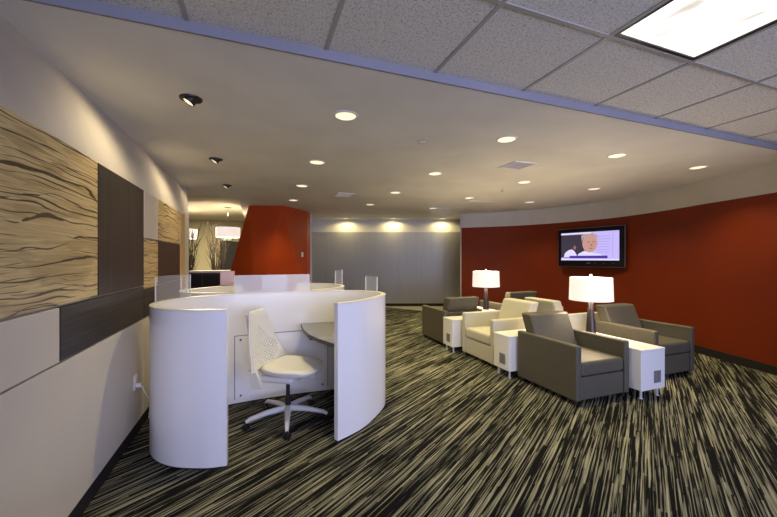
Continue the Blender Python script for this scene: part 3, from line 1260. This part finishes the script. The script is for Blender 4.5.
def make_eyeball(label, loc, target):
    t = thing('eyeball_spotlight', label, 'spotlight', loc, 0, 'black swivelling eyeball spotlights along the left wall')
    bm = bmesh.new()
    lathe(bm, [(0.055, 0.012), (0.055, -0.010), (0.078, -0.008), (0.082, 0.012)], 28)
    link('ring', bm, M_black, t, smooth=True)
    d = (Vector(target) - Vector(loc)).normalized()
    mtx = d.to_track_quat('Z', 'Y').to_matrix()
    bm = bmesh.new()
    lathe(bm, [(0.046, -0.04), (0.046, 0.034), (0.040, 0.038), (0.038, 0.028)], 24, (0, 0, 0), mtx)
    can = link('can', bm, M_black, t, smooth=True)
    bm = bmesh.new()
    lathe(bm, [(0.037, 0.032), (0.037, 0.0355)], 20, (0, 0, 0), mtx)
    link('lens', bm, M_glow, can)
    s = light('eyeball_beam', 'SPOT', tuple(d * 0.06), EYE_W, (1.0, 0.80, 0.50), t, spot_size=math.radians(130), spot_blend=1.0, shadow_soft_size=0.05)
    s.rotation_euler = d.to_track_quat('-Z', 'Y').to_euler()
    return t


for j, y in enumerate((3.05, 4.80, 6.45)):
    make_eyeball('black eyeball spotlight in the ceiling along the left wall, %s' % ('nearest the camera', 'middle of three', 'farthest of three')[j],
                 (-0.475, y, ZC - 0.002), (-1.0, y - 0.05, 1.85))

# fluorescent troffer in the tile ceiling
t = thing('troffer_light', 'large fluorescent ceiling light panel in the tile ceiling', 'ceiling light', ((TX0 + TX1) / 2, CY0 - 0.755, ZT))
hw, hd = 0.3775 - 0.013, 0.755 - 0.013
bm = bmesh.new()
bx(bm, -hw, hw, hd - 0.022, hd, -0.004, 0.05)
bx(bm, -hw, hw, -hd, -hd + 0.022, -0.004, 0.05)
bx(bm, -hw, -hw + 0.022, -hd + 0.022, hd - 0.022, -0.004, 0.05)
bx(bm, hw - 0.022, hw, -hd + 0.022, hd - 0.022, -0.004, 0.05)
bx(bm, -hw, hw, -hd, hd, 0.05, 0.12)
link('frame', bm, M_espresso, t)
bm = bmesh.new()
bx(bm, -hw + 0.022, hw - 0.022, -hd + 0.022, hd - 0.022, 0.004, 0.008)
link('lens', bm, M_lens, t)


def vent(label, x0, x1, y0, y1, bars, lm, bmat):
    cx, cy = (x0 + x1) / 2, (y0 + y1) / 2
    t = thing('ceiling_vent', label, 'ceiling vent', (cx, cy, ZC))
    a, b = (x1 - x0) / 2, (y1 - y0) / 2
    bm = bmesh.new()
    bx(bm, -a, a, -b, -b + 0.02, -0.010, 0)
    bx(bm, -a, a, b - 0.02, b, -0.010, 0)
    bx(bm, -a, -a + 0.02, -b + 0.02, b - 0.02, -0.010, 0)
    bx(bm, a - 0.02, a, -b + 0.02, b - 0.02, -0.010, 0)
    link('frame', bm, M_ceil, t)
    bm = bmesh.new()
    n = bars
    for k in range(n):
        y = -b + 0.02 + (2 * b - 0.04) * (k + 0.5) / n
        bx(bm, -a + 0.02, a - 0.02, y - 0.007, y + 0.007, -0.007, -0.002)
    link('louvre', bm, lm, t)
    bm = bmesh.new()
    bx(bm, -a + 0.02, a - 0.02, -b + 0.02, b - 0.02, -0.002, -0.0005)
    link('backing', bm, bmat, t)


vent('square grey air vent in the plaster ceiling above the armchairs', 3.04, 3.38, 3.56, 3.89, 12, M_chairgrey, M_grille)
vent('pale rectangular ceiling vent above the far oval pod', 1.40, 1.74, 6.42, 6.80, 12, M_table, M_ceil)
vent('narrow pale ceiling vent near the upper corner of the red wall', 4.20, 4.75, 6.28, 6.42, 4, M_table, M_ceil)

t = thing('sprinkler_head', 'small concealed sprinkler cover in the middle of the ceiling', 'sprinkler', (1.63, 3.33, ZC))
bm = bmesh.new()
lathe(bm, [(0.050, 0), (0.050, -0.004), (0.036, -0.012), (0.0, -0.014)], 24)
link('cover', bm, M_ceil, t, smooth=True)
bm = bmesh.new()
lathe(bm, [(0.052, -0.0005), (0.052, -0.003)], 24)
link('shadow_ring', bm, M_dark, t)
t = thing('sprinkler_head', 'tiny dark sprinkler head beside the square air vent', 'sprinkler', (4.09, 5.13, ZC))
bm = bmesh.new()
lathe(bm, [(0.028, 0), (0.028, -0.006), (0.012, -0.010), (0.012, -0.035), (0.022, -0.037), (0.022, -0.040)], 16)
link('head', bm, M_chrome, t, smooth=True)

# hanging clear sign holder near the grey wall
t = thing('hanging_sign_panel', 'clear hanging sign panel under the ceiling before the grey wall', 'sign', (4.15, 7.42, ZC), math.radians(-18))
bm = bmesh.new()
bx(bm, -0.28, 0.28, -0.002, 0.002, -0.20, -0.012)
link('clear_panel', bm, M_sign, t)
bm = bmesh.new()
bx(bm, -0.30, 0.30, -0.006, 0.006, -0.012, 0.0)
link('mounting_rail', bm, M_grille, t)

# light switch on the feature wall
fw = Vector((1.23 - 0.565, 9.30 - 8.462))
fa = math.atan2(fw.y, fw.x)
t = thing('light_switch', 'small white switch plate on the red feature wall', 'switch', (1.075, 9.103, 1.60), fa)
bm = bmesh.new()
bx(bm, -0.04, 0.04, -0.012, 0.0, -0.06, 0.06, 0.002, 1)
link('cover_plate', bm, M_outlet, t)
bm = bmesh.new()
bx(bm, -0.012, 0.012, -0.018, -0.012, -0.025, 0.025)
link('rocker', bm, M_outlet, t)

# ------------------------------------------------------------------ back room furnishings
M_twig = mat('dark_bare_twig', (0.045, 0.030, 0.020), 0.8)
M_vase = mat('dark_planter', (0.03, 0.028, 0.028), 0.4)


def branches(label, x, y, n, seed, spread, hmax):
    rnd = random.Random(seed)
    t = thing('branch_arrangement', label, 'plant', (x, y, 0), 0, 'arrangements of tall bare branches in the back room')
    bm = bmesh.new()
    lathe(bm, [(0.12, 0.0), (0.17, 0.05), (0.19, 0.85), (0.17, 0.86), (0.165, 0.80)], 24)
    link('planter', bm, M_vase, t, smooth=True)
    for k in range(n):
        a = rnd.uniform(0, 2 * PI)
        L = rnd.uniform(0.7, 1.0) * hmax
        sp = rnd.uniform(0.3, 1.0) * spread
        bm = bmesh.new()
        pts = []
        for q in range(7):
            f = q / 6
            pts.append((0.08 * math.cos(a) * (1 - f) + sp * f ** 1.2 * math.cos(a) + rnd.uniform(-.02, .02),
                        0.08 * math.sin(a) * (1 - f) + sp * f ** 1.2 * math.sin(a) + rnd.uniform(-.02, .02), 0.55 + (L - 0.55) * f))
        tube(bm, pts, [0.016 - 0.011 * q / 6 for q in range(7)], 6)
        for q in (2, 3, 4, 5):
            if rnd.random() < 0.8:
                p = Vector(pts[q])
                d = Vector((rnd.uniform(-.22, .22), rnd.uniform(-.22, .22), rnd.uniform(0.25, 0.5)))
                tube(bm, [p, p + d * 0.5, p + d + Vector((0, 0, 0.05))], [0.008, 0.006, 0.003], 5)
        link('branch', bm, M_twig, t, smooth=True)


branches('tall bare branches in a planter, left group beside the wall end', -1.72, 10.2, 24, 4, 0.36, 2.5)
branches('tall bare branches in a planter, right group behind the white counter', -1.10, 11.6, 24, 9, 0.42, 2.55)

t = thing('counter', 'white topped counter in the back room before the branches', 'counter', (-0.98, 9.75, 0))
box_obj('worktop', M_table, -0.72, 0.42, -0.22, 0.22, 1.15, 1.20, t, 0.004)
box_obj('cabinet', M_dkh, -0.68, 0.38, -0.19, 0.20, 0.0, 1.15, t)
for k, x in enumerate((-0.62, -0.24)):
    f = box_obj('door', M_dark, x, x + 0.34, -0.205, -0.19, 0.12, 1.10, t)
    box_obj('handle', M_chrome, x + 0.29, x + 0.305, -0.225, -0.205, 0.6, 0.8, f)


def frame_thing(label, x, y, w, h, z, m):
    t = thing('picture_frame', label, 'picture frame', (x, y, z))
    bm = bmesh.new()
    bx(bm, -w / 2, w / 2, -0.012, 0.012, 0, 0.02)
    bx(bm, -w / 2, w / 2, -0.012, 0.012, h - 0.02, h)
    bx(bm, -w / 2, -w / 2 + 0.02, -0.012, 0.012, 0.02, h - 0.02)
    bx(bm, w / 2 - 0.02, w / 2, -0.012, 0.012, 0.02, h - 0.02)
    link('frame', bm, M_black, t)
    bm = bmesh.new()
    bx(bm, -w / 2 + 0.02, w / 2 - 0.02, -0.004, 0.004, 0.02, h - 0.02)
    link('print', bm, m, t)


def pendant(label, x, y, z0, z1, r, ztop):
    t = thing('pendant_lamp', label, 'pendant lamp', (x, y, ztop), 0, 'glowing drum pendants in the back room')
    bm = bmesh.new()
    N = 40
    rr = []
    for a, z in ((r, z0 - ztop), (r, z1 - ztop), (r - 0.006, z1 - ztop), (r - 0.006, z0 - ztop)):
        rr.append([bm.verts.new((a * math.cos(2 * PI * i / N), a * math.sin(2 * PI * i / N), z)) for i in range(N)])
    for q in range(4):
        for i in range(N):
            bm.faces.new((rr[q][i], rr[q][(i + 1) % N], rr[(q + 1) % 4][(i + 1) % N], rr[(q + 1) % 4][i]))
    link('lamp_shade', bm, M_shade, t, smooth=True)
    bm = bmesh.new()
    tube(bm, [(0, 0, 0), (0, 0, z0 - ztop + 0.1)], 0.006, 8)
    lathe(bm, [(0.10, -0.02), (0.10, 0.0)], 24)
    tube(bm, [(-r + 0.004, 0, z1 - ztop - 0.01), (r - 0.004, 0, z1 - ztop - 0.01)], 0.004, 6)
    link('cord', bm, M_chrome, t, smooth=True)
    light('pendant_bulb', 'POINT', (0, 0, (z0 + z1) / 2 - ztop), 32, (1.0, 0.84, 0.60), t, shadow_soft_size=0.06)


pendant('wide glowing drum pendant beside the red feature wall', -0.72, 10.2, 2.06, 2.32, 0.30, 2.87)
pendant('drum pendant partly hidden by the end of the left wall', -1.86, 11.0, 2.05, 2.31, 0.30, 2.87)

t = thing('door_sign', 'small pale green sign over the far dark doorway', 'sign', (-1.03, 13.88, 2.15))
box_obj('housing', M_outlet, -0.17, 0.17, 0, 0.05, 0, 0.20, t)
box_obj('sign_face', mat('pale_green_sign_face', (0.5, 0.62, 0.45), 0.5, emit=(0.45, 0.8, 0.45), es=0.4), -0.15, 0.15, -0.004, -0.0002, 0.02, 0.18, t)

light('back_room_fill', 'AREA', (-1.6, 11.4, 2.85), BACKROOM_W, (1.0, 0.86, 0.58), shape='DISK', size=1.2)  # added fill light with no visible fitting, brightens the back room
